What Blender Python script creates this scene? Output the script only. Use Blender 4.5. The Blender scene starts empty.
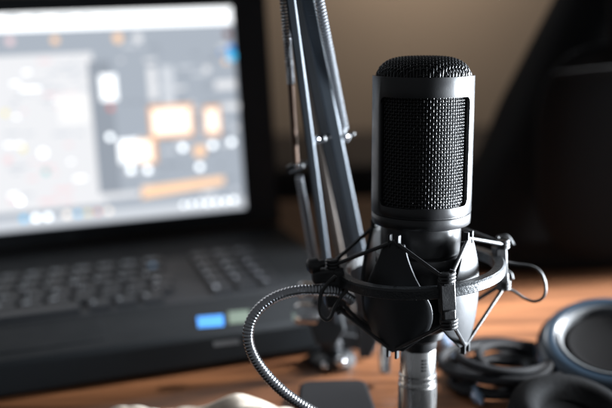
import bpy, bmesh, math, random
from mathutils import Vector, Matrix, noise

random.seed(4)
scene = bpy.context.scene
COL = scene.collection
R = math.radians

# ------------------------------------------------------------------ camera
PITCH, ROLL, CAMZ = R(12.5), R(2.0), 0.235
cam_data = bpy.data.cameras.new('camera')
cam = bpy.data.objects.new('camera', cam_data)
COL.objects.link(cam)
cam_data.lens = 50
cam_data.sensor_width = 36
cam_data.clip_start = 0.01
cam_data.clip_end = 50
FW = Vector((0, math.cos(PITCH), -math.sin(PITCH)))
UP0 = Vector((0, math.sin(PITCH), math.cos(PITCH)))
RT0 = Vector((1, 0, 0))
RT = RT0 * math.cos(ROLL) - UP0 * math.sin(ROLL)
UP = UP0 * math.cos(ROLL) + RT0 * math.sin(ROLL)
CP = Vector((0, 0, CAMZ))
m = Matrix((RT, UP, -FW)).transposed().to_4x4()
m.translation = CP
cam.matrix_world = m
cam_data.dof.use_dof = True
cam_data.dof.focus_distance = 0.418
cam_data.dof.aperture_fstop = 3.7
cam_data.dof.aperture_blades = 0
scene.camera = cam

# ------------------------------------------------------------------ world, lamps, exposure
world = bpy.data.worlds.new('World')
scene.world = world
world.use_nodes = True
bg = world.node_tree.nodes['Background']
bg.inputs['Color'].default_value = (0.88, 0.93, 1.0, 1)
bg.inputs['Strength'].default_value = 0.12
scene.view_settings.view_transform = 'Standard'
scene.view_settings.look = 'None'
scene.view_settings.exposure = 0
scene.view_settings.gamma = 1


def area(name, loc, target, sx, sy, watts, col, spread=180):
    d = bpy.data.lights.new(name, 'AREA')
    d.shape = 'RECTANGLE'
    d.size, d.size_y, d.energy, d.color = sx, sy, watts, col
    d.spread = R(spread)
    o = bpy.data.objects.new(name, d)
    COL.objects.link(o)
    o.location = loc
    o.rotation_euler = (Vector(target) - Vector(loc)).to_track_quat('-Z', 'Y').to_euler()
    return o


area('window_light', (0.66, 0.53, 0.13), (0.08, 0.41, 0.13), 0.5, 0.22, 6.5, (0.84, 0.92, 1.0), 50)
area('mic_kicker', (0.62, 0.47, 0.11), (0.06, 0.44, 0.165), 0.3, 0.16, 1.7, (0.86, 0.93, 1.0), 18)  # added narrow lamp for the highlights on the microphone's right side
area('desk_pool_light', (0.78, 0.74, 0.55), (0.12, 0.62, 0.0), 0.2, 0.2, 1.7, (0.95, 0.97, 1.0), 19)  # added lamp, brightens a pool on the desk top
area('rim_light', (-0.16, 1.28, 0.78), (0.14, 0.52, 0.07), 0.5, 0.3, 0.09, (0.93, 0.96, 1.0), 24)
area('wall_light', (0.24, 1.40, 0.66), (0.20, 1.61, 0.26), 0.3, 0.15, 1.15, (1.0, 0.86, 0.74), 110)


# ------------------------------------------------------------------ picture <-> place
def ray(px, py):
    return FW + RT * ((px - 306) / 850) + UP * ((204 - py) / 850)


def at(px, py, t):
    """A point seen at (px, py) at distance t along the view."""
    return CP + ray(px, py) * t


def on_z(px, py, z=0.0):
    d = ray(px, py)
    return CP + d * ((z - CAMZ) / d.z)


def pix(p):
    d = p - CP
    t = d.dot(FW)
    return 306 + 850 * d.dot(RT) / t, 204 - 850 * d.dot(UP) / t, t


# ------------------------------------------------------------------ materials
def mat(name, col, rough=0.5, metal=0.0, bump=0.0, bscale=200.0, var=0.0, vscale=30.0, spec=0.5, coat=0.0,
        rvar=0.0, stretch=(1, 1, 1)):
    mt = bpy.data.materials.new(name)
    mt.use_nodes = True
    nt = mt.node_tree
    b = nt.nodes['Principled BSDF']
    b.inputs['Base Color'].default_value = (*col, 1)
    b.inputs['Roughness'].default_value = rough
    b.inputs['Metallic'].default_value = metal
    b.inputs['Specular IOR Level'].default_value = spec
    b.inputs['Coat Weight'].default_value = coat
    tc = nt.nodes.new('ShaderNodeTexCoord')
    mp = nt.nodes.new('ShaderNodeMapping')
    mp.inputs['Scale'].default_value = stretch
    nt.links.new(tc.outputs['Object'], mp.inputs['Vector'])
    if bump:
        n = nt.nodes.new('ShaderNodeTexNoise')
        n.inputs['Scale'].default_value = bscale
        n.inputs['Detail'].default_value = 4
        nt.links.new(mp.outputs['Vector'], n.inputs['Vector'])
        bp = nt.nodes.new('ShaderNodeBump')
        bp.inputs['Strength'].default_value = bump
        bp.inputs['Distance'].default_value = 0.0006
        nt.links.new(n.outputs['Fac'], bp.inputs['Height'])
        nt.links.new(bp.outputs['Normal'], b.inputs['Normal'])
    if var or rvar:
        n2 = nt.nodes.new('ShaderNodeTexNoise')
        n2.inputs['Scale'].default_value = vscale
        n2.inputs['Detail'].default_value = 6
        nt.links.new(mp.outputs['Vector'], n2.inputs['Vector'])
        if var:
            mx = nt.nodes.new('ShaderNodeMix')
            mx.data_type = 'RGBA'
            mx.inputs[6].default_value = (*[c * (1 - var) for c in col], 1)
            mx.inputs[7].default_value = (*[min(1, c * (1 + var)) for c in col], 1)
            nt.links.new(n2.outputs['Fac'], mx.inputs[0])
            nt.links.new(mx.outputs[2], b.inputs['Base Color'])
        if rvar:
            mr = nt.nodes.new('ShaderNodeMapRange')
            mr.inputs[1].default_value = 0.3
            mr.inputs[2].default_value = 0.7
            mr.inputs[3].default_value = max(0.02, rough - rvar)
            mr.inputs[4].default_value = min(1, rough + rvar)
            nt.links.new(n2.outputs['Fac'], mr.inputs[0])
            nt.links.new(mr.outputs[0], b.inputs['Roughness'])
    return mt


def emis(name, col, s):
    mt = bpy.data.materials.new(name)
    mt.use_nodes = True
    b = mt.node_tree.nodes['Principled BSDF']
    b.inputs['Base Color'].default_value = (0.01, 0.01, 0.01, 1)
    b.inputs['Roughness'].default_value = 0.3
    b.inputs['Emission Color'].default_value = (*col, 1)
    b.inputs['Emission Strength'].default_value = s
    return mt


def wood_mat():
    mt = bpy.data.materials.new('orange wood')
    mt.use_nodes = True
    nt = mt.node_tree
    b = nt.nodes['Principled BSDF']
    tc = nt.nodes.new('ShaderNodeTexCoord')
    mp = nt.nodes.new('ShaderNodeMapping')
    mp.inputs['Scale'].default_value = (2.0, 26, 26)
    mp.inputs['Rotation'].default_value = (0, 0, R(3))
    nt.links.new(tc.outputs['Object'], mp.inputs['Vector'])
    n = nt.nodes.new('ShaderNodeTexNoise')
    n.inputs['Scale'].default_value = 2.2
    n.inputs['Detail'].default_value = 9
    n.inputs['Distortion'].default_value = 1.2
    nt.links.new(mp.outputs['Vector'], n.inputs['Vector'])
    cr = nt.nodes.new('ShaderNodeValToRGB')
    e = cr.color_ramp.elements
    e[0].position, e[0].color = 0.3, (0.045, 0.016, 0.006, 1)
    e[1].position, e[1].color = 0.72, (0.225, 0.090, 0.036, 1)
    nt.links.new(n.outputs['Fac'], cr.inputs['Fac'])
    nt.links.new(cr.outputs['Color'], b.inputs['Base Color'])
    mr = nt.nodes.new('ShaderNodeMapRange')
    mr.inputs[3].default_value, mr.inputs[4].default_value = 0.40, 0.54
    b.inputs['Specular IOR Level'].default_value = 0.4
    nt.links.new(n.outputs['Fac'], mr.inputs[0])
    nt.links.new(mr.outputs[0], b.inputs['Roughness'])
    bp = nt.nodes.new('ShaderNodeBump')
    bp.inputs['Strength'].default_value = 0.12
    bp.inputs['Distance'].default_value = 0.001
    nt.links.new(n.outputs['Fac'], bp.inputs['Height'])
    nt.links.new(bp.outputs['Normal'], b.inputs['Normal'])
    return mt


M = {
    'wood': wood_mat(),
    'wall': mat('beige plaster', (0.36, 0.29, 0.22), 0.9, bump=0.3, bscale=90, var=0.08, vscale=6),
    'floor': mat('dark carpet', (0.03, 0.028, 0.027), 0.95, bump=0.5, bscale=300, var=0.2),
    'shade_cabinet': mat('dark brown wood', (0.016, 0.012, 0.010), 0.7, var=0.2, vscale=5, stretch=(1, 1, 8)),
    'housing': mat('satin black metal', (0.010, 0.010, 0.011), 0.36, spec=0.55, bump=0.05, bscale=1500, rvar=0.06, vscale=120),
    'mesh': mat('black wire mesh', (0.016, 0.016, 0.017), 0.33, spec=0.65, rvar=0.08, vscale=300),
    'black': mat('black plastic', (0.016, 0.016, 0.017), 0.42, bump=0.15, bscale=900, rvar=0.08, vscale=150),
    'ring': mat('textured black plastic', (0.02, 0.022, 0.024), 0.36, bump=0.55, bscale=900, rvar=0.1, vscale=200),
    'rubber': mat('black elastic cord', (0.02, 0.02, 0.021), 0.38, bump=0.35, bscale=1600),
    'blade': mat('smooth dark plastic', (0.017, 0.018, 0.020), 0.5, spec=0.4, bump=0.08, bscale=700, rvar=0.06, vscale=90),
    'chrome': mat('bright metal', (0.75, 0.76, 0.78), 0.16, 1.0, rvar=0.06, vscale=120),
    'tube': mat('brushed silver metal', (0.72, 0.71, 0.70), 0.27, 1.0, bump=0.06, bscale=500, rvar=0.07, vscale=160, stretch=(1, 1, 0.15)),
    'engrave': mat('black engraving', (0.012, 0.012, 0.012), 0.6),
    'armmetal': mat('blue grey painted metal', (0.045, 0.055, 0.067), 0.6, spec=0.35, metal=0.1, rvar=0.07, vscale=60),
    'armdark': mat('dark painted metal', (0.014, 0.016, 0.019), 0.5, rvar=0.07, vscale=60),
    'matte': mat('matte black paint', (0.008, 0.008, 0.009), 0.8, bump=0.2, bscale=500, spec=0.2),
    'armbrown': mat('brown grey metal', (0.07, 0.057, 0.048), 0.45, 0.3),
    'spring': mat('steel spring wire', (0.17, 0.18, 0.195), 0.48, 0.5),
    'copper': mat('copper spring wire', (0.085, 0.046, 0.028), 0.6, 0.3),
    'laptop': mat('dark laptop plastic', (0.009, 0.010, 0.012), 0.6, spec=0.3, bump=0.1, bscale=700, rvar=0.06, vscale=40),
    'deck': mat('dark palm rest plastic', (0.005, 0.0065, 0.008), 0.75, spec=0.2, bump=0.1, bscale=700, rvar=0.06, vscale=40),
    'key': mat('black key plastic', (0.006, 0.007, 0.009), 0.5, spec=0.35),
    'legend': mat('pale key legend', (0.75, 0.82, 0.90), 0.5),
    'bluest': mat('blue sticker', (0.04, 0.27, 0.75), 0.35),
    'greenst': mat('pale green sticker', (0.10, 0.13, 0.10), 0.5),
    'greyst': mat('grey sticker', (0.012, 0.014, 0.017), 0.5),
    'cable': mat('dark flexible metal', (0.40, 0.41, 0.43), 0.27, 0.95),
    'cup': mat('glossy dark blue plastic', (0.013, 0.026, 0.042), 0.32, coat=0.3),
    'pad': mat('black leatherette', (0.003, 0.003, 0.0033), 0.85, spec=0.1, bump=0.4, bscale=350),
    'lead': mat('black rubber lead', (0.004, 0.0045, 0.006), 0.7, spec=0.25),
    'greyline': mat('grey trim', (0.07, 0.075, 0.08), 0.5),
    'bag': mat('black nylon fabric', (0.007, 0.007, 0.0075), 0.95, bump=0.5, bscale=500, var=0.2, vscale=12, spec=0.2),
    'tissue': mat('cream paper tissue', (0.62, 0.54, 0.45), 0.9, bump=0.3, bscale=260, var=0.06, vscale=20),
    'pen': mat('blue grey pen barrel', (0.10, 0.14, 0.20), 0.3, coat=0.3),
}


# ------------------------------------------------------------------ mesh helpers
def link(name, bm, mats, parent=None, smooth=35, bevel=0.0, matrix=None, segs=2):
    bmesh.ops.recalc_face_normals(bm, faces=bm.faces[:])
    me = bpy.data.meshes.new(name)
    bm.to_mesh(me)
    bm.free()
    for mm in (mats if isinstance(mats, (list, tuple)) else [mats]):
        me.materials.append(mm)
    me.shade_smooth()
    me.set_sharp_from_angle(angle=R(smooth))
    o = bpy.data.objects.new(name, me)
    COL.objects.link(o)
    if parent:
        o.parent = parent
    if matrix is not None:
        o.matrix_local = matrix
    if bevel:
        b = o.modifiers.new('bevel', 'BEVEL')
        b.width = bevel
        b.segments = segs
        b.limit_method = 'ANGLE'
        b.angle_limit = R(35)
        b.harden_normals = False
    return o


def tag(o, label, cat, group=None):
    o['label'] = label
    o['category'] = cat
    if group:
        o['group'] = group
    return o


def thing(name, label, cat, matrix=None, loc=None, group=None):
    o = bpy.data.objects.new(name, None)
    o.empty_display_size = 0.02
    COL.objects.link(o)
    if matrix is not None:
        o.matrix_world = matrix
    if loc is not None:
        o.location = loc
    return tag(o, label, cat, group)


def box(bm, c, s, rot=None):
    """rot: a 3x3 matrix whose columns are the box's own axes."""
    r = bmesh.ops.create_cube(bm, size=1)
    mx = Matrix.Translation(Vector(c)) @ (rot.to_4x4() if rot else Matrix.Identity(4)) @ Matrix.Diagonal((*s, 1))
    bmesh.ops.transform(bm, matrix=mx, verts=r['verts'])
    return r['verts']


def frame_of(d, hint=Vector((0, 0, 1))):
    z = d.normalized()
    if abs(z.dot(hint)) > 0.97:
        hint = Vector((1, 0, 0)) if abs(z.x) < 0.9 else Vector((0, 1, 0))
    x = hint.cross(z).normalized()
    y = z.cross(x)
    return Matrix((x, y, z)).transposed()


def lathe(bm, prof, n=96, closed=False, a0=0, a1=2 * math.pi):
    """prof: list of (r, z) round the local z axis."""
    full = abs(a1 - a0 - 2 * math.pi) < 1e-6
    k = n if full else n + 1
    rings = []
    for r, z in prof:
        if r < 1e-7:
            rings.append([bm.verts.new((0, 0, z))])
        else:
            rings.append([bm.verts.new((r * math.sin(a0 + (a1 - a0) * i / n), -r * math.cos(a0 + (a1 - a0) * i / n), z))
                          for i in range(k)])
    pairs = list(zip(rings, rings[1:]))
    if closed:
        pairs.append((rings[-1], rings[0]))
    for a, b in pairs:
        for i in range(n):
            j = (i + 1) % k
            if len(a) == 1 and len(b) == 1:
                continue
            if len(a) == 1:
                bm.faces.new((a[0], b[i], b[j]))
            elif len(b) == 1:
                bm.faces.new((a[i], a[j], b[0]))
            else:
                bm.faces.new((a[i], a[j], b[j], b[i]))
    return rings


def spline(pts, per=10, closed=False):
    pts = [Vector(p) for p in pts]
    n = len(pts)
    out = []
    rng = range(n if closed else n - 1)
    for i in rng:
        if closed:
            p0, p1, p2, p3 = pts[(i - 1) % n], pts[i], pts[(i + 1) % n], pts[(i + 2) % n]
        else:
            p1, p2 = pts[i], pts[i + 1]
            p0 = pts[i - 1] if i > 0 else p1 * 2 - p2
            p3 = pts[i + 2] if i + 2 < n else p2 * 2 - p1
        for k in range(per):
            t = k / per
            out.append(0.5 * ((2 * p1) + (p2 - p0) * t + (2 * p0 - 5 * p1 + 4 * p2 - p3) * t * t
                              + (3 * p1 - p0 - 3 * p2 + p3) * t ** 3))
    if not closed:
        out.append(pts[-1])
    return out


def resample(path, step):
    out = [path[0]]
    acc = 0.0
    for a, b in zip(path, path[1:]):
        L = (b - a).length
        if L < 1e-9:
            continue
        d = step - acc
        while d <= L:
            out.append(a.lerp(b, d / L))
            d += step
        acc = L - (d - step)
    if (out[-1] - path[-1]).length > step * 0.3:
        out.append(path[-1])
    return out


def tube(bm, path, r, n=10, closed=False, cap=True):
    """r: a number or a list of one radius per point."""
    path = [Vector(p) for p in path]
    k = len(path)
    rad = r if isinstance(r, (list, tuple)) else [r] * k
    rings = []
    tang = []
    for i in range(k):
        a = path[(i - 1) % k] if (closed or i > 0) else path[i]
        b = path[(i + 1) % k] if (closed or i < k - 1) else path[i]
        tang.append((b - a).normalized())
    x = frame_of(tang[0]).col[0].copy()
    for i in range(k):
        x = (x - tang[i] * x.dot(tang[i]))
        x.normalize()
        y = tang[i].cross(x)
        rings.append([bm.verts.new(path[i] + (x * math.cos(2 * math.pi * j / n) + y * math.sin(2 * math.pi * j / n)) * rad[i])
                      for j in range(n)])
    pr = list(zip(rings, rings[1:]))
    if closed:
        pr.append((rings[-1], rings[0]))
    for a, b in pr:
        for j in range(n):
            bm.faces.new((a[j], a[(j + 1) % n], b[(j + 1) % n], b[j]))
    if cap and not closed:
        bm.faces.new(rings[0][::-1])
        bm.faces.new(rings[-1])


def rod(bm, a, b, r, n=16):
    a, b = Vector(a), Vector(b)
    d = (b - a).normalized() * min(r * 0.35, (b - a).length * 0.2)
    tube(bm, [a, a + d, b - d, b], [r * 0.7, r, r, r * 0.7], n)


def helix(bm, a, b, R_, pitch, wire, per=10, n=5):
    a, b = Vector(a), Vector(b)
    f = frame_of(b - a)
    L = (b - a).length
    turns = L / pitch
    k = int(turns * per)
    pts = [a + f.col[2] * (L * i / k) + (f.col[0] * math.cos(2 * math.pi * i / per) + f.col[1] * math.sin(2 * math.pi * i / per)) * R_
           for i in range(k + 1)]
    tube(bm, pts, wire, n)


# ------------------------------------------------------------------ the setting: wall and desk
bm = bmesh.new()
box(bm, (0, 1.66, 0.5), (5.0, 0.1, 3.0))
o = link('wall', bm, M['wall'])
o['kind'] = 'structure'

bm = bmesh.new()
box(bm, (0, 0, -0.80), (5.0, 3.2, 0.1))
o = link('floor', bm, M['floor'])
o['kind'] = 'structure'

bm = bmesh.new()
box(bm, (0.1, 0.7475, -0.018), (1.9, 0.685, 0.036))
o = link('wooden_desk', bm, M['wood'], bevel=0.004)
tag(o, 'orange brown wooden desk top under the laptop and microphone', 'desk')

cab = thing('shade_cabinet', 'low dark cabinet added for the shade low on the wall behind the desk', 'shade_cabinet', loc=(0.1, 1.42, -0.75))  # added piece, darkens the lower wall where the desk's shade falls
bm = bmesh.new()
box(bm, (0, 0, 0.37), (2.6, 0.34, 0.74))
link('carcass', bm, M['shade_cabinet'], cab, bevel=0.004)
bm = bmesh.new()
box(bm, (0, -0.01, 0.755), (2.66, 0.37, 0.028))
link('top', bm, M['shade_cabinet'], cab, bevel=0.004)
for k in range(4):
    bm = bmesh.new()
    box(bm, (-0.96 + 0.64 * k, -0.180, 0.37), (0.62, 0.018, 0.68))
    d = link('door', bm, M['shade_cabinet'], cab, bevel=0.003)
    bm = bmesh.new()
    rod(bm, (-0.96 + 0.64 * k + 0.26, -0.205, 0.40), (-0.96 + 0.64 * k + 0.26, -0.205, 0.52), 0.005)
    link('handle', bm, M['armdark'], d)

# ------------------------------------------------------------------ microphone
O = at(419.6, 269, 0.458)
TOPP = at(423.4, 75, 0.4376)
A = (TOPP - O).normalized()
Yv = (O - CP)
Yv = (Yv - A * Yv.dot(A)).normalized()
Xv = Yv.cross(A).normalized()
MICM = Matrix((Xv, Yv, A)).transposed().to_4x4()
MICM.translation = O


def zat(py):
    lo, hi = -0.3, 0.3
    for _ in range(60):
        mid = (lo + hi) / 2
        if pix(O + A * mid)[1] > py:
            lo = mid
        else:
            hi = mid
    return lo


def pol(r, deg, z):
    return Vector((r * math.sin(R(deg)), -r * math.cos(R(deg)), z))


def loc_of(p):
    return MICM.inverted() @ p


RH = 0.0262
z_top, z_band, z_wb, z_tr0, z_tr1 = zat(75), zat(94.5), zat(200), zat(209), zat(221)
mic = thing('microphone', 'black condenser microphone with wire mesh grille held upright in the shock mount', 'microphone', MICM)

# housing: a shell with two rounded windows
HALF, WC, CR = 59.0, 5.0, 0.0035
bm = bmesh.new()
angs = set()
for c in (WC, WC + 180):
    for k in range(0, 13):
        u = CR * (1 - math.cos(R(90) * k / 12))
        du = math.degrees(u / RH)
        angs.add(round(c - HALF + du, 5))
        angs.add(round(c + HALF - du, 5))
    for k in range(0, 37):
        angs.add(round(c - HALF + 8 + (2 * HALF - 16) * k / 36, 5))
    for k in range(1, 16):
        angs.add(round(c + HALF + (180 - 2 * HALF) * k / 16, 5))
angs = sorted(set(round(a % 360, 4) for a in angs))
cols = []
for a in angs:
    best = min((abs(((a - c + 180) % 360) - 180) for c in (WC, WC + 180)))
    d = R(HALF - best) * RH
    if d < -1e-6:
        lo, hi, win = z_wb + CR, z_band - CR, False
    else:
        d = max(0, d)
        cc = 0 if d >= CR else CR - math.sqrt(max(0, CR * CR - (CR - d) ** 2))
        lo, hi, win = z_wb + cc, z_band - cc, True
    cols.append(([bm.verts.new(pol(RH, a, z)) for z in (z_tr0, lo, hi, z_top)], win))
n = len(cols)
for i in range(n):
    (a, wa), (b, wb) = cols[i], cols[(i + 1) % n]
    bm.faces.new((a[0], b[0], b[1], a[1]))
    bm.faces.new((a[2], b[2], b[3], a[3]))
    if not (wa and wb):
        bm.faces.new((a[1], b[1], b[2], a[2]))
for v in bm.verts:
    pass
hs = link('housing', bm, M['housing'], mic, smooth=40)
md = hs.modifiers.new('thick', 'SOLIDIFY')
md.thickness = 0.0019
md.offset = -1
bv = hs.modifiers.new('bevel', 'BEVEL')
bv.width = 0.0004
bv.segments = 2
bv.limit_method = 'ANGLE'
bv.angle_limit = R(50)

bm = bmesh.new()
lathe(bm, [(RH - 0.004, z_tr1), (RH - 0.0007, z_tr1), (RH - 0.0003, z_tr1 + 0.0004), (RH - 0.0001, z_tr0 - 0.0012), (RH - 0.0004, z_tr0 - 0.0008),
           (RH - 0.0009, z_tr0 - 0.0006), (RH - 0.0009, z_tr0 + 0.0008), (RH - 0.004, z_tr0 + 0.0008)], 128)
link('trim_ring', bm, M['housing'], mic, smooth=50)

z_b1, z_b2 = zat(249), zat(326)
bm = bmesh.new()
lathe(bm, [(0, z_tr1 + 0.001), (0.0212, z_tr1 + 0.001), (0.0212, z_b1 + 0.0006), (0.0206, z_b1 + 0.0003), (0.0206, z_b1 - 0.0003),
           (0.0212, z_b1 - 0.0006), (0.0210, z_b2 + 0.010), (0.0196, z_b2 + 0.004), (0.0165, z_b2 + 0.0006), (0.0155, z_b2), (0, z_b2)], 96)
link('lower_body', bm, M['housing'], mic, smooth=40)

PITCHW, WIRE, AMP = 0.00158, 0.00031, 0.00032
RG = 0.0236


def weave_side(bm, c):
    """Woven wires on the cylinder behind one window."""
    h0, h1 = z_wb - 0.0015, z_band + 0.0015
    nz = int((h1 - h0) / PITCHW)
    na = int(R(2 * HALF + 8) * RG / PITCHW)
    da = PITCHW / RG
    for i in range(na + 1):
        th = R(c) + (i - na / 2) * da
        pts = []
        for k in range(nz * 4 + 1):
            z = h0 + k * PITCHW / 4
            r = RG + AMP * math.cos(math.pi * (k / 4 + i))
            pts.append(Vector((r * math.sin(th), -r * math.cos(th), z)))
        tube(bm, pts, WIRE, 5, cap=False)
    for k in range(nz + 1):
        z = h0 + k * PITCHW
        pts = []
        for j in range(na * 4 + 1):
            th = R(c) + (j / 4 - na / 2) * da
            r = RG - AMP * math.cos(math.pi * (j / 4 + k))
            pts.append(Vector((r * math.sin(th), -r * math.cos(th), z)))
        tube(bm, pts, WIRE, 5, cap=False)


for c in (WC, WC + 180):
    bm = bmesh.new()
    weave_side(bm, c)
    link('grille', bm, M['mesh'], mic, smooth=80)

# domed top mesh
RD, HD = 0.0240, zat(56.5) - z_top + 0.001


def dome(x, y):
    q = min(1, math.hypot(x, y) / RD)
    return z_top - 0.001 + HD * (1 - q ** 3.8) ** 0.54


bm = bmesh.new()
nw = int(RD / PITCHW)
for ax in (0, 1):
    for i in range(-nw, nw + 1):
        w = (i + 0.5 * ax * 0) * PITCHW
        xm = math.sqrt(max(0, (RD * 0.9995) ** 2 - w * w))
        if xm < 0.001:
            continue
        k = max(12, int(xm * 2 / PITCHW * 6))
        pts = []
        for j in range(k + 1):
            x = xm * math.sin(math.pi / 2 * (2 * j / k - 1))
            ph = math.pi * (x / PITCHW + i + ax)
            off = AMP * math.cos(ph)
            p = (x, w) if ax == 0 else (w, x)
            e = 1e-5
            gx = (dome(p[0] + e, p[1]) - dome(p[0] - e, p[1])) / (2 * e)
            gy = (dome(p[0], p[1] + e) - dome(p[0], p[1] - e)) / (2 * e)
            nrm = Vector((-gx, -gy, 1)).normalized()
            pts.append(Vector((p[0], p[1], dome(*p))) + nrm * off)
        tube(bm, pts, WIRE, 5, cap=False)
link('top_grille', bm, M['mesh'], mic, smooth=80)

# capsule inside
zc = (z_band + z_wb) / 2 + 0.006
bm = bmesh.new()
v0 = len(bm.verts)
lathe(bm, [(0, -0.0045), (0.0125, -0.0045), (0.0132, -0.0035), (0.0132, 0.0035), (0.0125, 0.0045), (0, 0.0045)], 48)
bmesh.ops.transform(bm, matrix=Matrix.Translation((0, 0, zc)) @ Matrix.Rotation(R(90), 4, 'X'), verts=bm.verts[:])
lathe(bm, [(0, z_wb - 0.004), (0.007, z_wb - 0.004), (0.006, zc - 0.012), (0, zc - 0.012)], 32)
lathe(bm, [(0, z_wb - 0.006), (0.022, z_wb - 0.006), (0.022, z_wb - 0.003), (0, z_wb - 0.003)], 64)
link('capsule', bm, M['black'], mic)
# dark cloth lining behind the mesh
bm = bmesh.new()
lathe(bm, [(0.0222, z_wb - 0.003), (0.0222, z_top - 0.002), (0.021, z_top + HD * 0.45), (0.016, z_top + HD * 0.78), (0, z_top + HD * 0.86)], 96)
link('lining', bm, mat('black acoustic cloth', (0.012, 0.012, 0.0125), 0.8, bump=0.4, bscale=1200), mic, smooth=60)

# ------------------------------------------------------------------ shock mount
mount = thing('shock_mount', 'black plastic shock mount ring with elastic cords around the microphone body', 'shock mount', MICM)
T0 = 17.0
RING_TILT = Matrix.Rotation(R(-4.0), 4, 'Y') @ Matrix.Rotation(R(1.0), 4, 'X')
RO, RI, RHH = 0.0452, 0.0394, 0.0026
bm = bmesh.new()
lathe(bm, [(RI, -RHH), (RI, RHH), (RI + 0.0005, RHH + 0.0004), (RO - 0.0008, RHH + 0.0004), (RO, RHH - 0.0006),
           (RO, -RHH + 0.0005), (RO - 0.0006, -RHH)], 160, closed=True)
link('outer_ring', bm, M['ring'], mount, smooth=35, matrix=RING_TILT)

# inner cradle
for zz in (zat(257), zat(308)):
    bm = bmesh.new()
    lathe(bm, [(0.0214, zz - 0.0033), (0.0214, zz + 0.0033), (0.0234, zz + 0.0033), (0.0238, zz + 0.0028), (0.0238, zz - 0.0028), (0.0234, zz - 0.0033)],
          96, closed=True)
    link('cradle_ring', bm, M['black'], mount, smooth=40)

zb0, zb1 = zat(334), zat(233)
RB = 0.0272
prof = [(0.0, 0.0060), (0.05, 0.0090), (0.13, 0.0140), (0.23, 0.0182), (0.34, 0.0197), (0.46, 0.0188), (0.58, 0.0155), (0.72, 0.0115), (0.86, 0.0082), (1.0, 0.0056)]
prof = [(p.x, p.y) for p in spline([(f, w, 0) for f, w in prof], 5)]
blades = [T0 + 45 + 90 * k for k in range(4)]
for th in blades:
    bm = bmesh.new()
    rows = []
    for f, w in prof:
        z = zb0 + (zb1 - zb0) * f
        bow = RB + 0.0030 * math.sin(math.pi * f)
        row = []
        for j in range(17):
            a = (j / 16 * 2 - 1) * w / RB
            rr = bow + 0.0002
            row.append(bm.verts.new((rr * math.sin(R(th) + a), -rr * math.cos(R(th) + a), z)))
        rows.append(row)
    for a, b in zip(rows, rows[1:]):
        for j in range(16):
            bm.faces.new((a[j], a[j + 1], b[j + 1], b[j]))
    o = link('cradle_blade', bm, M['blade'], mount, smooth=50)
    s = o.modifiers.new('thick', 'SOLIDIFY')
    s.thickness = 0.0022
    s.offset = 0
    b = o.modifiers.new('bevel', 'BEVEL')
    b.width = 0.0005
    b.segments = 2
    b.limit_method = 'ANGLE'
    b.angle_limit = R(50)
    # forked ends that hold the cords
    rot = Matrix.Rotation(R(th), 3, 'Z')
    for zz, sg in ((zb0, -1), (zb1, 1)):
        bm = bmesh.new()
        for sx in (-1, 1):
            box(bm, pol(RB + 0.0006, th, zz + sg * 0.0012) + rot @ Vector((sx * 0.0025, 0, 0)), (0.0014, 0.003, 0.0068), rot)
        box(bm, pol(RB + 0.0002, th, zz - sg * 0.001), (0.0058, 0.0026, 0.003), rot)
        link('fork', bm, M['blade'], o, bevel=0.0004)

# posts on the ring
posts = [T0 - 90, T0, T0 + 90, T0 + 180]
RP = 0.0462
for th in posts:
    rot = Matrix.Rotation(R(th), 3, 'Z')
    bm = bmesh.new()
    box(bm, pol(RP - 0.001, th, -0.0015), (0.0075, 0.0062, 0.017), rot)
    box(bm, pol(RP + 0.0004, th, 0.0078), (0.0052, 0.0044, 0.006), rot)
    box(bm, pol(RP + 0.0004, th, -0.0125), (0.0062, 0.005, 0.010), rot)
    p = link('cord_post', bm, M['black'], mount, bevel=0.0006, matrix=RING_TILT)

# elastic cords: post -> the two nearest blades, above and below
TI = RING_TILT


def cord(a, b, r=0.00105):
    bm = bmesh.new()
    a, b = Vector(a), Vector(b)
    d = (b - a)
    k = 14
    pts = [a + d * (i / k) for i in range(k + 1)]
    tube(bm, pts, [r * (0.8 if i in (0, k) else 1) for i in range(k + 1)], 10)
    link('elastic_cord', bm, M['rubber'], mount, smooth=60)


for i, th in enumerate(posts):
    up = TI @ pol(RP + 0.001, th, 0.0085)
    dn = TI @ pol(RP + 0.001, th, -0.0150)
    for b in (th - 45, th + 45):
        sg = 1 if b > th else -1
        rot = Matrix.Rotation(R(th), 3, 'Z') @ Vector((sg * 0.0016, 0, 0))
        cord(up + rot, pol(RB + 0.0006, b, zb1 + 0.001))
        cord(dn + rot, pol(RB + 0.0006, b, zb0 - 0.001))
    # cord wrap where the elastic goes round the post
    for base in (up, dn):
        bm = bmesh.new()
        rot = Matrix.Rotation(R(th), 4, 'Z')
        pts = []
        for k in range(45):
            a = 2 * math.pi * k / 14
            pts.append(base + rot @ Vector((0.0035 * math.cos(a), 0.0030 * math.sin(a), (k / 44 - 0.5) * 0.0055)))
        tube(bm, pts, 0.0009, 8)
        link('cord_wrap', bm, M['rubber'], mount, smooth=60)

# hooks at the back right
for p0, p1, p2, t in (((497, 237.5), (507, 236.5), (513, 245), 0.476), ((503, 270), (510, 273), (512, 279), 0.470)):
    bm = bmesh.new()
    tube(bm, spline([loc_of(at(*p0, t)), loc_of(at(*p1, t)), loc_of(at(*p2, t))], 8), 0.0011, 10)
    link('hook', bm, M['blade'], mount, smooth=60)

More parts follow.
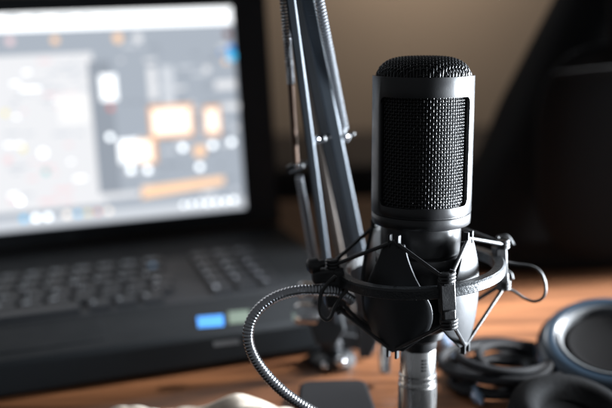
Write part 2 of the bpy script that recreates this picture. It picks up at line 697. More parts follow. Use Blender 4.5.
# left clamp block with its knob and the bracket arm down to the stand
th = T0 - 90
rot = Matrix.Rotation(R(th), 3, 'Z')
bm = bmesh.new()
box(bm, pol(0.0475, th, -0.004), (0.010, 0.011, 0.020), rot)
box(bm, pol(0.0530, th + 2, 0.0035), (0.0075, 0.012, 0.007), rot)
link('clamp_block', bm, M['black'], mount, bevel=0.0012, matrix=RING_TILT)
bm = bmesh.new()
c = loc_of(at(313.5, 265.5, 0.446))
ax = (c - loc_of(at(330, 262, 0.45))).normalized()
f = frame_of(ax)
for k in range(1):
    tube(bm, [c - ax * 0.006, c - ax * 0.0025, c - ax * 0.002, c + ax * 0.0022, c + ax * 0.003], [0.0022, 0.0022, 0.0040, 0.0040, 0.0030], 18)
link('knob', bm, M['black'], mount, smooth=40)

zs0, zs1 = zat(347), zat(329)
bm = bmesh.new()
pa = TI @ pol(0.046, th, -0.010)
pb = Vector((-0.011, -0.002, zs1 - 0.004))
path = spline([pa, pa.lerp(pb, 0.35) + Vector((0, 0, -0.005)), pa.lerp(pb, 0.75) + Vector((0, 0, -0.003)), pb], 6)
prev = None
for p in path:
    d = Vector((pb.x - pa.x, pb.y - pa.y, 0)).normalized()
    s = Vector((-d.y, d.x, 0))
    u = Vector((0, 0, 1))
    ring = [bm.verts.new(p + s * sx * 0.0045 + u * sz * 0.0016) for sx, sz in ((-1, -1), (1, -1), (1, 1), (-1, 1))]
    if prev:
        for j in range(4):
            bm.faces.new((prev[j], prev[(j + 1) % 4], ring[(j + 1) % 4], ring[j]))
    else:
        bm.faces.new(ring)
    prev = ring
bm.faces.new(prev[::-1])
link('bracket_arm', bm, M['black'], mount, bevel=0.0005)

bm = bmesh.new()
lathe(bm, [(0, zs1 + 0.004), (0.0135, zs1 + 0.004), (0.0140, zs1 + 0.003), (0.0138, zs1 - 0.003), (0.0102, zs1 - 0.0055), (0.0100, zs0 + 0.001), (0.0096, zs0), (0, zs0)], 64)
link('swivel_collar', bm, M['black'], mount, smooth=40)
for dx, zz in ((-0.0065, zat(336)), (0.0005, zat(333))):  # small chrome bolts added to give white glints on the collar
    bm = bmesh.new()
    y = -math.sqrt(0.0118 ** 2 - dx ** 2)
    rod(bm, (dx, y + 0.002, zz), (dx, y - 0.0012, zz), 0.0011, 12)
    link('glint_bolt', bm, M['chrome'], mount)

# loops of thin cord
bm = bmesh.new()
lp = [(500, 287), (513, 291), (525, 298.5), (535, 301.5), (543.5, 297), (545.5, 286), (541, 273), (532, 266.5), (516, 264), (499, 261)]
tube(bm, spline([loc_of(at(x, y, 0.472 + 0.0012 * math.sin(i))) for i, (x, y) in enumerate(lp)], 8), 0.00085, 10)
link('cord_loop', bm, M['rubber'], mount, smooth=60)
bm = bmesh.new()
lp = [(336, 276), (328, 283), (321.5, 293), (319.5, 305), (321, 315), (326, 320), (331, 317), (335, 307), (342, 296), (349, 288)]
tube(bm, spline([loc_of(at(x, y, 0.437 + 0.001 * i * 0.6)) for i, (x, y) in enumerate(lp)], 8), 0.0010, 10)
link('cord_loop', bm, M['rubber'], mount, smooth=60)

# ------------------------------------------------------------------ stand tube under the mount
stand = thing('microphone_stand', 'silver metal stand tube with engraved marks under the shock mount', 'microphone stand', MICM)
zt0, zg, zbot = zs0 - 0.0002, zat(374), loc_of(O + A * ((-O.z) / A.z)).z
zg2 = zat(381)
bm = bmesh.new()
lathe(bm, [(0, zt0), (0.0094, zt0), (0.0097, zt0 - 0.0005), (0.0097, zg + 0.0012), (0.0103, zg + 0.0006), (0.0103, zg - 0.0010), (0.0097, zg - 0.0014),
           (0.0097, zg - 0.0019), (0.0103, zg - 0.0023), (0.0104, zg2 + 0.0006), (0.0098, zg2 + 0.0001), (0.0098, zg2 - 0.0005), (0.0106, zg2 - 0.0012),
           (0.0106, zbot + 0.006), (0, zbot + 0.006)], 96)
link('tube', bm, M['tube'], stand, smooth=35)
bm = bmesh.new()
for i in range(4):
    for j in range(2):
        thm = 20 + (j - 0.5) * 10.5
        zz = zat(354.5) - i * 0.0019
        box(bm, pol(0.00968, thm, zz), (0.0013, 0.0003, 0.00125), Matrix.Rotation(R(thm), 3, 'Z'))
link('engraved_mark', bm, M['engrave'], stand)
bm = bmesh.new()
lathe(bm, [(0, 0.010), (0.0125, 0.010), (0.0145, 0.0085), (0.018, 0.004), (0.0185, 0.001), (0.018, 0.0002), (0, 0.0002)], 64)
base = link('flange', bm, M['armdark'], stand, smooth=40)
wm = Matrix.Translation(Vector((O + A * ((-O.z) / A.z)).to_tuple()))
base.matrix_local = MICM.inverted() @ wm

# ------------------------------------------------------------------ ribbed cable
bm = bmesh.new()
cp = [(352, 300, .452), (338, 292, .447), (322, 290.5, .443), (300, 290.5, .440), (279, 295.5, .438), (262, 306, .436), (251, 321, .435), (248, 338, .435),
      (253, 355, .436), (264, 372, .437), (279, 388, .438), (297, 402, .440), (322, 417, .442)]
path = resample(spline([at(*c) for c in cp], 24), 0.00042)
# lands on the desk and runs away to the side
pe = path[-1]
k = len(path)
rad = [0.00285 + 0.00020 * math.cos(2 * math.pi * i / 4) for i in range(k)]
tube(bm, path, rad, 18)
DE = 0.405                                           # front edge of the desk
tail = resample(spline([pe, pe + Vector((0.012, -0.003, -0.008)), Vector((pe.x + 0.045, DE + 0.012, 0.0050)), Vector((pe.x + 0.056, DE - 0.002, 0.0034)),
                        Vector((pe.x + 0.062, DE - 0.008, -0.012)), Vector((pe.x + 0.064, DE - 0.008, -0.08)), Vector((pe.x + 0.07, DE - 0.01, -0.45))], 16), 0.003)
tube(bm, tail, 0.0027, 12)
o = link('microphone_cable', bm, M['cable'], smooth=75)
tag(o, 'black ribbed cable curving down in a loop left of the shock mount', 'cable')

# ------------------------------------------------------------------ boom arm behind
arm = thing('boom_arm', 'blurred scissor boom arm with long springs standing between laptop and microphone', 'boom arm', loc=on_z(342, 392))
AI = Matrix.Translation(-on_z(342, 392))


def aw(px, py, t):
    return AI @ at(px, py, t)


def ext(p, q, y):
    f = (y - p[1]) / (q[1] - p[1])
    return (p[0] + (q[0] - p[0]) * f, y)


def bar(name, p, q, t0, t1, w, d, mt):
    bm = bmesh.new()
    a, b = aw(*p, t0), aw(*q, t1)
    f = frame_of(b - a, Vector((0, -1, 0)))
    box(bm, (a + b) / 2, (w, d, (b - a).length), f)
    return link(name, bm, mt, arm, bevel=0.001)


TOPY = -150


def tt(py, d=0.0):
    return 0.415 + (py + 150) / 485 * 0.150 + d


p = ext((308, 0), (376, 325), TOPY)
bar('square_rod', p, (377, 335), tt(TOPY, .010), tt(335, .010), 0.0072, 0.0072, M['armmetal'])
p = ext((299, 0), (366, 325), TOPY)
bar('square_rod', p, (366, 330), tt(TOPY, .020), tt(330, .020), 0.0080, 0.007, M['armdark'])  # separate dark bar standing for the shaded left side of the rod above
p = ext((291, 0), (333, 310), TOPY)
bar('square_rod', p, (334, 322), tt(TOPY, 0), tt(322, 0), 0.0052, 0.0052, M['armmetal'])
p = ext((302, 60), (352, 318), TOPY)
bar('square_rod', p, (352, 322), tt(TOPY, .032), tt(322, .032), 0.0062, 0.005, M['armbrown'])


def spring(p, q, t0, t1, R_, mt, hook=True):
    bm = bmesh.new()
    a, b = aw(*p, t0), aw(*q, t1)
    helix(bm, a, b, R_, 0.0019, 0.0006)
    d = (b - a).normalized()
    if hook:
        tube(bm, spline([b, b + d * 0.003, b + d * 0.006 + Vector((R_, 0, 0)), b + d * 0.009, b + d * 0.006 - Vector((R_, 0, 0))], 5), 0.0007, 8)
    link('spring', bm, mt, arm, smooth=60)


spring(ext((281, 0), (292, 160), TOPY), (291, 84), tt(TOPY, -.004), tt(84, -.004), 0.0019, M['spring'], False)
bm = bmesh.new()
rod(bm, aw(291, 84, tt(84, -.004)), aw(296, 164, tt(164, -.004)), 0.0019, 16)
link('spring_core', bm, M['copper'], arm)
spring((299, 176), (318, 286), tt(176, -.004), tt(286, -.004), 0.0021, M['spring'])
spring((299, 60), (309, 134), tt(60, -.008), tt(134, -.008), 0.0021, M['spring'])
spring(ext((319, 0), (344, 132), TOPY), (344, 128), tt(TOPY), tt(128), 0.0022, M['spring'])
# cross brackets where the springs hook on
for p, q, t, w in (((287, 170), (304, 164), tt(167, -.004), 0.005), ((305, 143), (326, 137), tt(140, -.005), 0.005), ((338, 140), (350, 135), tt(137), 0.004)):
    bm = bmesh.new()
    a, b = aw(*p, t), aw(*q, t)
    rod(bm, a, b, w / 2, 14)
    e = rod(bm, b, b + (b - a).normalized() * 0.003, w / 3, 10)
    link('spring_pin', bm, M['armdark'], arm)
    bm = bmesh.new()
    bmesh.ops.create_uvsphere(bm, u_segments=16, v_segments=10, radius=0.0016)
    bmesh.ops.translate(bm, vec=(a + b) / 2 + Vector((0.001, -0.0032, 0.0012)), verts=bm.verts[:])
    link('screw_head', bm, M['chrome'], arm)
# lower joint
def plate(name, pts, t, th, mt, bev=0.0012):
    bm = bmesh.new()
    a = [bm.verts.new(aw(x, y, t)) for x, y in pts]
    b = [bm.verts.new(aw(x, y, t + th)) for x, y in pts]
    bm.faces.new(a)
    bm.faces.new(b[::-1])
    for i in range(len(pts)):
        j = (i + 1) % len(pts)
        bm.faces.new((a[i], b[i], b[j], a[j]))
    return link(name, bm, mt, arm, bevel=bev)


plate('joint_plate', [(314, 292), (338, 300), (346, 330), (336, 345), (316, 345), (308, 320)], 0.560, 0.004, M['armdark'])
plate('joint_plate', [(354, 306), (378, 318), (379, 342), (370, 358), (359, 358), (356, 330)], 0.572, 0.005, M['armdark'])
plate('cross_plate', [(318, 330), (376, 338), (376, 352), (318, 346)], 0.588, 0.004, M['armdark'])
# bright hinge bolts
for x, y, t, r, L in ((309, 292, 0.556, 0.0055, 0.010), (305, 315, 0.556, 0.0070, 0.012)):
    bm = bmesh.new()
    a = aw(x, y, t)
    rod(bm, a + Vector((-0.007, -0.002, 0.002)), a + Vector((0.009, 0.002, -0.001)), r, 20)
    link('hinge_bolt', bm, M['chrome'], arm)
# post, foot, dark desk plate and clamp screw
bz = on_z(331, 386)
a = aw(331, 338, 0.586)
bm = bmesh.new()
b_ = AI @ Vector((at(331, 338, 0.586).x, at(331, 338, 0.586).y, 0.0))
rod(bm, b_, a, 0.0075, 24)
lathe_bm = bmesh.new()
lathe(lathe_bm, [(0, 0.008), (0.012, 0.008), (0.0165, 0.005), (0.017, 0.0004), (0, 0.0004)], 40)
bmesh.ops.translate(lathe_bm, vec=b_, verts=lathe_bm.verts[:])
link('post', bm, M['armdark'], arm)
link('foot', lathe_bm, M['armdark'], arm, smooth=40)
for x, y, r in ((340.5, 362, 0.0042), (324, 366, 0.0026)):
    bm = bmesh.new()
    c = aw(x, y, 0.572)
    rod(bm, c + Vector((0, 0.012, 0)), c, r, 18)
    bmesh.ops.create_uvsphere(bm, u_segments=18, v_segments=12, radius=r, matrix=Matrix.Translation(c))
    link('knob', bm, M['chrome'], arm)
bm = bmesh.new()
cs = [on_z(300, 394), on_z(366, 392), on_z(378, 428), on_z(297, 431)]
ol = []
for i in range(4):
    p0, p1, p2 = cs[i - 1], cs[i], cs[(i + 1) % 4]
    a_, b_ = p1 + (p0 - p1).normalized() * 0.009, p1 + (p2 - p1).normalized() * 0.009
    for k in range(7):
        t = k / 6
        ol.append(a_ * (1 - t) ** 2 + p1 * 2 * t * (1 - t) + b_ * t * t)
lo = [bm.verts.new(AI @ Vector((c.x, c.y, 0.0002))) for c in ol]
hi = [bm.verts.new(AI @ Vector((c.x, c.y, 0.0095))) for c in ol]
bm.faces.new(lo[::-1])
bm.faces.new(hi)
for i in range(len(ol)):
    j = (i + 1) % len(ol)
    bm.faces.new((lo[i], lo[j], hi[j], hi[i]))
link('dark_plate', bm, M['matte'], arm, bevel=0.002)  # flat dark plate on the desk, clear of the post
bm = bmesh.new()
rod(bm, aw(379, 308, 0.552), aw(380, 337, 0.552), 0.0030, 16)
rod(bm, aw(384.5, 334, 0.548), aw(385, 374, 0.548), 0.0038, 20)
link('clamp_screw', bm, M['chrome'], arm)
# upper elbow, above the frame
bm = bmesh.new()
box(bm, aw(275, TOPY - 4, tt(TOPY, .008)), (0.050, 0.05, 0.02))
link('elbow_joint', bm, M['armdark'], arm, bevel=0.003)

# ------------------------------------------------------------------ laptop
YAW = R(17.0)
u = Vector((math.cos(YAW), math.sin(YAW), 0))
nf = Vector((math.sin(YAW), -math.cos(YAW), 0))     # towards the person typing
DECK = 0.027
SBR = on_z(246, 208.5, DECK + 0.020)                 # lower right corner of the lit screen
TILT = R(5)
sv = (Vector((0, 0, 1)) * math.cos(TILT) - nf * math.sin(TILT))
sn = (nf * math.cos(TILT) + Vector((0, 0, 1)) * math.sin(TILT))
# screen height so that its top right corner meets the picture
best = min((abs(pix(SBR + sv * (h / 2000))[1] - 6.0), h / 2000) for h in range(300, 520))
SH = best[1]
SW = SH * 16 / 9
print('SCREEN', SH, SW, pix(SBR + sv * SH), pix(SBR), 'scr left', pix(SBR - u * 0.22), pix(SBR - u * 0.22 + sv * SH), 'z', zbot, O, z_top, z_tr1)
BEZ = 0.036
hinge_r = SBR + u * BEZ - sv * 0.018
LM = Matrix((u, -nf, Vector((0, 0, 1)))).transposed().to_4x4()
LM.translation = Vector((hinge_r.x, hinge_r.y, 0))   # local: x along the hinge (right edge at 0), y away, z up
lap = thing('laptop', 'black open laptop with a bright blurred screen at the back of the desk', 'laptop', LM)
LW, LD = SW + 2 * BEZ, 0.276
LI = LM.inverted()
bm = bmesh.new()
box(bm, (-LW / 2, -LD / 2 + 0.006, DECK / 2 + 0.001), (LW, LD + 0.012, DECK - 0.003))
base = link('base', bm, M['deck'], lap, bevel=0.004, segs=3)
# lid
LIDM = LI @ Matrix.Translation(SBR) @ Matrix((u, sv, sn)).transposed().to_4x4()   # x right, y up the screen, z towards the viewer
bm = bmesh.new()
x0, x1, y0, y1 = -SW - BEZ, BEZ, -0.019, SH + 0.016
box(bm, ((x0 + x1) / 2, (y0 + y1) / 2, -0.0065), (x1 - x0, y1 - y0, 0.008))
lid = link('lid', bm, M['laptop'], lap, bevel=0.003, matrix=LIDM, segs=3)
bm = bmesh.new()
for a, b in (((x0 + 0.003, y0 + 0.003), (x1 - 0.003, -0.0005)), ((x0 + 0.003, SH + 0.0005), (x1 - 0.003, y1 - 0.003)),
             ((x0 + 0.003, -0.0005), (-SW - 0.0005, SH + 0.0005)), ((0.0005, -0.0005), (x1 - 0.003, SH + 0.0005))):
    box(bm, ((a[0] + b[0]) / 2, (a[1] + b[1]) / 2, -0.0015), (b[0] - a[0], b[1] - a[1], 0.0025))
link('bezel', bm, M['laptop'], lap, matrix=LIDM, bevel=0.0004)

# the picture on the screen
SM = {k: emis('screen ' + k, c, s) for k, (c, s) in {
    'grey': ((0.43, 0.48, 0.55), 1.0), 'pane': ((0.90, 0.91, 0.94), 1.0), 'white': ((0.95, 0.98, 1.0), 1.8), 'pale': ((0.70, 0.74, 0.80), 1.0),
    'peach': ((1.0, 0.66, 0.42), 1.2), 'ivory': ((1.0, 0.88, 0.76), 1.8), 'orange': ((1.0, 0.55, 0.30), 1.0), 'blue': ((0.02, 0.28, 0.85), 1.0),
    'cyan': ((0.06, 0.55, 0.95), 1.4), 'red': ((0.9, 0.25, 0.2), 1.0), 'brown': ((0.18, 0.04, 0.02), 1.0), 'teal': ((0.15, 0.55, 0.55), 1.2),
    'yellow': ((0.9, 0.8, 0.35), 1.2), 'dot': ((0.92, 0.97, 1.0), 3.0), 'soft': ((1.0, 1.0, 1.0), 1.05), 'pink': ((1.0, 0.75, 0.78), 1.0), 'dark': ((0.33, 0.37, 0.43), 1.0)}.items()}
skeys = list(SM)
SINV = (LM @ LIDM).inverted()


def scr(px, py):
    d = ray(px, py)
    den = d.dot(sn)
    p = CP + d * ((SBR - CP).dot(sn) / den)
    q = SINV @ p
    return q.x, q.y


bm = bmesh.new()
layer = [0]


def quad_local(pts, k):
    z = -0.0022 + 0.000006 * layer[0]
    layer[0] += 1
    f = bm.faces.new([bm.verts.new((x, y, z)) for x, y in pts])
    f.material_index = skeys.index(k)


def rect(xa, ya, xb, yb, k):
    """A patch of the picture given by two corners as seen."""
    a, b = scr(xa, ya), scr(xb, yb)
    quad_local([(a[0], a[1]), (b[0], a[1]), (b[0], b[1]), (a[0], b[1])], k)


def disc(x, y, r, k):
    c = scr(x, y)
    rr = r * 0.78 / 850
    quad_local([(c[0] + rr * math.cos(2 * math.pi * i / 14), c[1] + rr * math.sin(2 * math.pi * i / 14)) for i in range(14)], k)


quad_local([(-SW, 0), (0, 0), (0, SH), (-SW, SH)], 'grey')
quad_local([(-SW, SH - 0.0165), (0, SH - 0.0165), (0, SH), (-SW, SH)], 'white')
quad_local([(-SW, 0.001), (0, 0.001), (0, 0.012), (-SW, 0.012)], 'pale')
a, b = scr(0, 214), scr(92, 52)
quad_local([(-SW + 0.01, 0.018), (b[0], 0.018), (b[0], b[1]), (-SW + 0.01, b[1])], 'pane')
rect(100, 195, 110, 60, 'dark')
rng = random.Random(11)
for i in range(26):
    y = 60 + i * 5.6
    x = 3 + rng.random() * 10
    while x < 84:
        w = 4 + rng.random() * 16
        if rng.random() < 0.34:
            rect(x, y, min(x + w, 88), y + 1.9, rng.choice(['pale', 'pale', 'white', 'pink']))
        x += w + 3
for i in range(22):
    y = 45 + i * 7.0
    x = 118 + rng.random() * 8
    while x < 226:
        w = 3 + rng.random() * 12
        if rng.random() < 0.40:
            rect(x, y, x + w, y + 2.2, rng.choice(['pale', 'dark', 'dark', 'pane']))
        x += w + 4
for i in range(9):
    rect(6 + i * 25, 16, 6 + i * 25 + 9 + rng.random() * 8, 18, 'pale')
rect(57, 95, 90, 122, 'soft')
rect(99, 75, 118, 100, 'white')
rect(147, 67, 158, 100, 'pane')
rect(160, 66, 176, 104, 'pale')
rect(148, 106, 195, 136, 'orange')  # orange rims round the ivory patches paint their bloom
rect(152, 110, 191, 132, 'ivory')
rect(203, 106, 222, 135, 'orange')
rect(206, 110, 219, 131, 'ivory')
rect(118, 140, 140, 162, 'white')
rect(138, 139, 158, 163, 'orange')
rect(136, 141, 153, 161, 'ivory')
for x, y, r, k in ((183, 148, 3, 'dot'), (213, 145, 3, 'dot'), (200, 151, 7, 'peach'), (200, 167, 3, 'dot'), (232, 142, 3, 'dot'), (131, 170, 3, 'dot'),
                   (148, 170, 3, 'dot'), (110, 137, 3, 'dot'), (111, 108, 3, 'red'), (207, 69, 4, 'pane'), (236, 128, 3, 'pane'), (231, 48, 4, 'blue'),
                   (232, 56, 5, 'cyan'), (221, 52, 2, 'blue'), (228, 34, 4, 'brown'), (226, 61, 3, 'peach'), (55, 40, 4, 'peach'), (118, 38, 5, 'peach'),
                   (138, 38, 5, 'pane'), (10, 41, 4, 'pink'), (23, 149, 3, 'yellow'), (8, 160, 4, 'pink'), (43, 153, 4, 'white'), (46, 172, 3, 'teal'),
                   (5, 113, 3, 'yellow'), (20, 201, 3, 'dot'), (24, 219, 3.2, 'cyan'), (36, 218, 3, 'dot'), (48, 217, 3, 'dot'), (67, 215, 3, 'ivory'),
                   (78, 214, 2.6, 'cyan'), (88, 213, 2.6, 'yellow'), (98, 212, 2.6, 'red'), (109, 211, 2.6, 'ivory'), (184, 205, 2, 'dot'), (192, 204, 2, 'dot'),
                   (200, 203, 2, 'dot'), (208, 203, 2.4, 'dot'), (217, 202, 2.4, 'dot'), (226, 201, 2.4, 'dot'), (234, 200, 2.6, 'dot'), (236, 190, 2, 'pane')):
    disc(x, y, r, k)
rect(215, 81, 236, 88, 'pane')
rect(222, 104, 240, 109, 'pane')
pts = [scr(142, 199), scr(225, 184), scr(224, 176), scr(142, 187)]
quad_local(pts, 'peach')
pts = [scr(76, 203), scr(140, 196), scr(140, 191), scr(76, 196)]
quad_local(pts, 'pane')
scrn = link('screen', bm, [SM[k] for k in skeys], lap, matrix=LIDM)
bm = bmesh.new()
c = scr(70, 237)
lathe(bm, [(0, 0.0), (0.0045, 0.0), (0.0045, 0.0004), (0, 0.0004)], 24)
bmesh.ops.transform(bm, matrix=Matrix.Translation((c[0], -0.0085, -0.0002)) @ Matrix.Diagonal((1.8, 0.7, 1, 1)), verts=bm.verts[:])
link('emblem', bm, M['greyst'], lap, matrix=LIDM)

bm = bmesh.new()
p = LI @ on_z(153, 270, DECK)
lathe(bm, [(0, DECK + 0.0006), (0.0022, DECK + 0.0006), (0.0026, DECK - 0.0004), (0, DECK - 0.0004)], 16)
bmesh.ops.translate(bm, vec=(p.x, p.y, 0.0042), verts=bm.verts[:])
link('power_light', bm, emis('blue power light', (0.10, 0.32, 0.6), 0.5), lap)

# keyboard
bm = bmesh.new()
KY1, KY0 = -0.080, -0.204
KX1, KX0 = -0.052, -LW + 0.018
box(bm, ((KX0 + KX1) / 2, (KY0 + KY1) / 2, DECK - 0.0006), (KX1 - KX0, KY1 - KY0, 0.0014))
kb = link('keyboard', bm, M['laptop'], lap, bevel=0.0004)


def glyph(ch):
    cu = bpy.data.curves.new('legend', 'FONT')
    cu.body = ch
    cu.size = 0.0062
    ob = bpy.data.objects.new('legend', cu)
    COL.objects.link(ob)
    bpy.context.view_layer.update()
    me = bpy.data.meshes.new_from_object(ob.evaluated_get(bpy.context.evaluated_depsgraph_get()))
    bpy.data.objects.remove(ob)
    bpy.data.curves.remove(cu)
    return me


def key(x, y, w, ch, d=0.0150):
    bm = bmesh.new()
    v = box(bm, (0, 0, 0.0016), (w - 0.0026, d, 0.0032))
    for q in v:
        if q.co.z > 0.001:
            q.co.x *= 1 - 0.0022 / w
            q.co.y *= 0.90
    if ch:
        me = glyph(ch)
        f0 = set(bm.faces)
        v0 = set(bm.verts)
        bm.from_mesh(me)
        nv = [q for q in bm.verts if q not in v0]
        bmesh.ops.translate(bm, vec=(-w / 2 + 0.0036, -0.0010, 0.0033), verts=nv)
        for f in bm.faces:
            if f not in f0:
                f.material_index = 1
        bpy.data.meshes.remove(me)
    o = link('key', bm, [M['key'], M['legend']], kb)
    o.location = (x, y, DECK + 0.0002)


rows = ['7890-=<', 'YUIOP[]', 'HJKL;\'#', 'BNM,./^']
PK = 0.0197
for r_, s in enumerate((['F7', 'F8', 'F9', 'F10', 'F11', 'F12', 'Del'],) + tuple(rows)):
    y = KY1 - 0.010 - r_ * PK
    for c_ in range(13):
        x = KX1 - 4 * PK - 0.012 - c_ * PK
        j = 6 - c_
        ch = s[j] if 0 <= j < 7 else '4TGFRVEDC2X'[(c_ * 3 + r_) % 11]
        key(x - (r_ % 3) * 0.003, y, PK, ch)
    nump = ['/*-', '789', '456', '123', '0.'][r_] if r_ else '/*-'
    nump = {0: '^<>', 1: '/*-', 2: '789', 3: '456', 4: '123'}[r_]
    for c_, ch in enumerate(nump):
        key(KX1 - 0.010 - (2 - c_) * PK, y, PK, ch)
y = KY1 - 0.010 - 5 * PK
for x, w, ch in ((KX1 - 0.010, PK, '='), (KX1 - 0.010 - PK, PK, '.'), (KX1 - 0.010 - 2 * PK, PK, '0'), (KX1 - 0.104, PK, '>'), (KX1 - 0.104 - PK, PK, 'v'),
                 (KX1 - 0.104 - 2 * PK, PK, '<'), (KX1 - 0.202, 0.092, '')):
    key(x, y, w, ch)


def sticker(name, pxs, mt):
    ps = [LI @ on_z(x, y, DECK - 0.0003) for x, y in pxs]
    bm = bmesh.new()
    lo = [bm.verts.new((p.x, p.y, DECK - 0.0006)) for p in ps]
    hi = [bm.verts.new((p.x, p.y, DECK - 0.0002)) for p in ps]
    bm.faces.new(hi)
    bm.faces.new(lo[::-1])
    for i in range(4):
        j = (i + 1) % 4
        bm.faces.new((lo[i], lo[j], hi[j], hi[i]))
    o = link(name, bm, mt, lap)
    return o


sticker('sticker', [(198, 328), (224, 326), (223, 315), (197, 317)], M['bluest'])['label'] = 'bright blue sticker'
sticker('sticker', [(229, 324), (251, 322), (249, 310), (228, 312)], M['greenst'])['label'] = 'pale green sticker'
sticker('sticker', [(214, 347), (240, 344), (239, 339), (213, 342)], M['greyst'])['label'] = 'grey sticker'
bm = bmesh.new()
box(bm, (-LW / 2 - 0.03, -0.236, DECK - 0.0003), (0.095, 0.046, 0.0008))
link('touchpad', bm, M['deck'], lap, bevel=0.0003)

# ------------------------------------------------------------------ headphones
hp_loc = on_z(606, 404)
hp = thing('headphones', 'black headphones with a glossy blue grey ear cup lying on the desk', 'headphones', loc=hp_loc)
HI = Matrix.Translation(-hp_loc)
c = HI @ at(613, 350, 0.535)
CF = frame_of(Vector((-0.10, -0.30, 0.95))).to_4x4()
CF.translation = c
bm = bmesh.new()
lathe(bm, [(0.0325, 0.006), (0.036, 0.010), (0.042, 0.009), (0.0465, 0.003), (0.048, -0.004), (0.046, -0.011), (0.038, -0.016), (0, -0.018)], 72)
cup = link('ear_cup', bm, M['cup'], hp, matrix=CF, smooth=60)
bm = bmesh.new()
lathe(bm, [(0.030, 0.004), (0.0315, 0.009), (0.033, 0.0095), (0.0345, 0.004)], 64, closed=True)
link('trim_ring', bm, M['greyline'], cup, smooth=60)
bm = bmesh.new()
lathe(bm, [(0, 0.001), (0.020, 0.002), (0.027, 0.006), (0.031, 0.003), (0.031, -0.002), (0, -0.002)], 64)
link('ear_pad', bm, M['pad'], cup, smooth=60)
# second cup, seen from its padded side
c2 = HI @ at(572, 428, 0.475)
CF2 = frame_of(Vector((0.12, -0.25, 0.95))).to_4x4()
CF2.translation = c2
bm = bmesh.new()
lathe(bm, [(0, 0.004), (0.018, 0.005), (0.022, 0.012), (0.030, 0.014), (0.036, 0.008), (0.037, -0.004), (0.030, -0.012), (0, -0.014)], 64)
link('ear_cup', bm, M['pad'], hp, matrix=CF2, smooth=60)
bm = bmesh.new()
q = [at(524, 362, 0.545), at(531, 372, 0.54), at(531, 384, 0.535), at(541, 392, 0.53), at(550, 402, 0.528), at(552, 418, 0.525)]
tube(bm, spline([HI @ p for p in q], 8), 0.0026, 12)
link('cup_wire', bm, M['greyline'], hp, smooth=60)
bm = bmesh.new()
rc = on_z(506, 385)
bm = bmesh.new()
pts = []
for k in range(6 * 16 + 1):
    a = 2 * math.pi * k / 16
    lp_ = k / 16
    rr = 0.027 + 0.006 * math.sin(lp_ * 2.3) + 0.003 * math.sin(a * 2 + lp_)
    pts.append(HI @ Vector((rc.x + 1.15 * rr * math.cos(a) + 0.006 * math.sin(lp_ * 1.7), rc.y + rr * math.sin(a) + 0.006 * math.cos(lp_ * 2.1),
                            0.0035 + 0.0030 * lp_ + 0.0025 * math.sin(a * 1.5 + lp_))))
tube(bm, spline(pts, 3), 0.0030, 10)
link('coiled_lead', bm, M['lead'], hp, smooth=60)
bm = bmesh.new()
hb = [at(640, 322, 0.570), at(668, 300, 0.60), at(720, 310, 0.63), at(750, 350, 0.63), at(720, 400, 0.60), at(640, 430, 0.56), at(560, 428, 0.535), at(528, 415, 0.53)]
pts = spline([HI @ p for p in hb], 10)
prev = None
for i, p in enumerate(pts):
    d = (pts[min(i + 1, len(pts) - 1)] - pts[max(i - 1, 0)]).normalized()
    s = d.cross(Vector((0, 0, 1))).normalized()
    v = s.cross(d)
    ring = [bm.verts.new(p + s * a * 0.004 + v * b * 0.011) for a, b in ((-1, -1), (1, -1), (1, 1), (-1, 1))]
    if prev:
        for j in range(4):
            bm.faces.new((prev[j], prev[(j + 1) % 4], ring[(j + 1) % 4], ring[j]))
    else:
        bm.faces.new(ring)
    prev = ring
bm.faces.new(prev[::-1])
link('headband', bm, M['pad'], hp, bevel=0.002)

# ------------------------------------------------------------------ pen
bm = bmesh.new()
a, b = on_z(440, 334, 0.0048), on_z(482, 404, 0.0048)
d = (b - a)
tube(bm, [a, a + d * 0.02, a + d * 0.05, a + d * 0.3, a + d * 0.31, a + d * 0.93, a + d * 0.99, b],
     [0.0022, 0.0040, 0.0044, 0.0044, 0.0041, 0.0041, 0.0018, 0.0006], 20)
o = link('pen', bm, M['pen'], smooth=50)
tag(o, 'blue grey pen lying on the desk right of the stand tube', 'pen')

# ------------------------------------------------------------------ tissue
def tissue(name, px, py, wx, wy, h, seed, label):
    c = on_z(px, py)
    bm = bmesh.new()
    N = 46
    g = []
    for i in range(N + 1):
        row = []
        for j in range(N + 1):
            x, y = i / N * 2 - 1, j / N * 2 - 1
            rr = max(abs(x), abs(y)) * 0.5 + math.hypot(x, y) * 0.5
            f = max(0, 1 - rr ** 4)
            n1 = noise.noise(Vector((x * 1.6 + seed, y * 1.6, 0.3)))
            n2 = abs(noise.noise(Vector((x * 2.4, y * 2.0 + seed, 1.7))))
            z = 0.0006 + h * f * (0.66 + 0.5 * n1 + 0.22 * n2)
            row.append(bm.verts.new((x * wx * (1 + 0.15 * n1), y * wy * (1 + 0.12 * n2), max(0.0006, z))))
        g.append(row)
    for i in range(N):
        for j in range(N):
            bm.faces.new((g[i][j], g[i + 1][j], g[i + 1][j + 1], g[i][j + 1]))
    o = link(name, bm, M['tissue'], smooth=60)
    s = o.modifiers.new('thick', 'SOLIDIFY')
    s.thickness = 0.0004
    o.location = c
    tag(o, label, 'tissue')


tissue('paper_tissue', 232, 426, 0.044, 0.013, 0.017, 2.0, 'brighter crumpled cream tissue on the desk, the one nearer the cable')
tissue('paper_tissue', 152, 428, 0.034, 0.012, 0.014, 7.0, 'lower crumpled cream tissue on the desk in front of the laptop')

# ------------------------------------------------------------------ backpack
b0 = on_z(520, 272)
bag = thing('backpack', 'large black fabric backpack leaning behind the microphone on the desk', 'backpack', loc=Vector((b0.x, b0.y, 0)))
BI = Matrix.Translation(-Vector((b0.x, b0.y, 0)))
TB = b0.y + 0.06


def xat(px, py, yd):
    d = ray(px, py)
    p = CP + d * (yd / d.y)
    return p.x, p.z


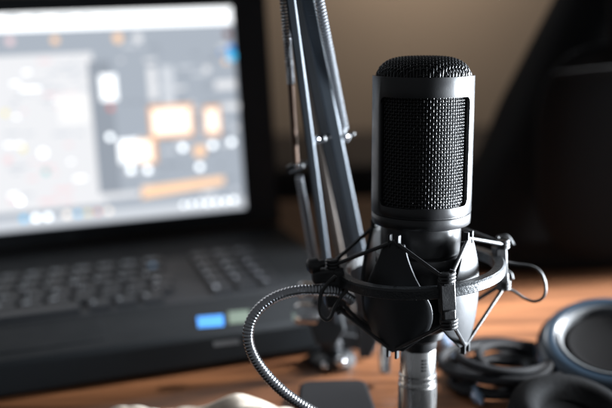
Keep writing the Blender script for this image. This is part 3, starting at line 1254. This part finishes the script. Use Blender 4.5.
bm = bmesh.new()
rings = []
NV, NU = 28, 48
xr = xat(720, 150, TB)[0]
for i in range(NV + 1):
    v = i / NV
    z = 0.001 + 0.42 * v
    # slanting left side
    xa0, za0 = xat(424, 270, TB)
    xa1, za1 = xat(566, 0, TB)
    xl = xa0 + (xa1 - xa0) * (z - za0) / (za1 - za0)
    if v > 0.86:
        xl += (v - 0.86) ** 2 * 3.0
    endf = min(1, (v * 14 + 0.55)) * math.sqrt(max(0.02, 1 - max(0, (v - 0.8) / 0.2) ** 2.4))
    cx, hw = (xl + xr) / 2, (xr - xl) / 2 * (0.95 + 0.05 * endf)
    hd = 0.075 * (1 - 0.45 * v) * (0.6 + 0.4 * endf)
    row = []
    for j in range(NU):
        a = 2 * math.pi * j / NU
        ca, sa = math.cos(a), math.sin(a)
        q = 2 / 3.4
        x = cx + hw * math.copysign(abs(ca) ** q, ca)
        y = hd * math.copysign(abs(sa) ** q, sa) + 0.05 * v
        w = 1 + 0.05 * noise.noise(Vector((x * 14, y * 14, z * 12)))
        row.append(bm.verts.new(BI @ Vector((cx + (x - cx) * w, TB + y * w, z))))
    rings.append(row)
for a, b in zip(rings, rings[1:]):
    for j in range(NU):
        bm.faces.new((a[j], a[(j + 1) % NU], b[(j + 1) % NU], b[j]))
bm.faces.new(rings[0][::-1])
bm.faces.new(rings[-1])
body = link('body', bm, M['bag'], bag, smooth=60)
bm = bmesh.new()
c = BI @ Vector(((xat(600, 200, TB)[0]), TB - 0.075, 0.11))
bmesh.ops.create_uvsphere(bm, u_segments=32, v_segments=20, radius=1)
for v in bm.verts:
    for k, s in enumerate((0.085, 0.010, 0.095)):
        v.co[k] = math.copysign(abs(v.co[k]) ** 0.62, v.co[k]) * s
bmesh.ops.translate(bm, vec=c, verts=bm.verts[:])
pk = link('front_pocket', bm, M['bag'], bag, smooth=60)
bm = bmesh.new()
tube(bm, spline([c + Vector((-0.075, -0.012, 0.07)), c + Vector((-0.03, -0.029, 0.074)), c + Vector((0.03, -0.029, 0.074)), c + Vector((0.075, -0.012, 0.07))], 8), 0.0022, 8)
link('zipper', bm, M['bag'], pk)
bm = bmesh.new()
sx = xat(582, 110, TB)[0]
tube(bm, spline([BI @ Vector((sx - 0.01, TB - 0.03, 0.36)), BI @ Vector((sx, TB - 0.065, 0.28)), BI @ Vector((sx + 0.002, TB - 0.078, 0.2)), BI @ Vector((sx + 0.012, TB - 0.07, 0.14))], 8), 0.007, 12)
link('strap', bm, M['bag'], bag, smooth=60)
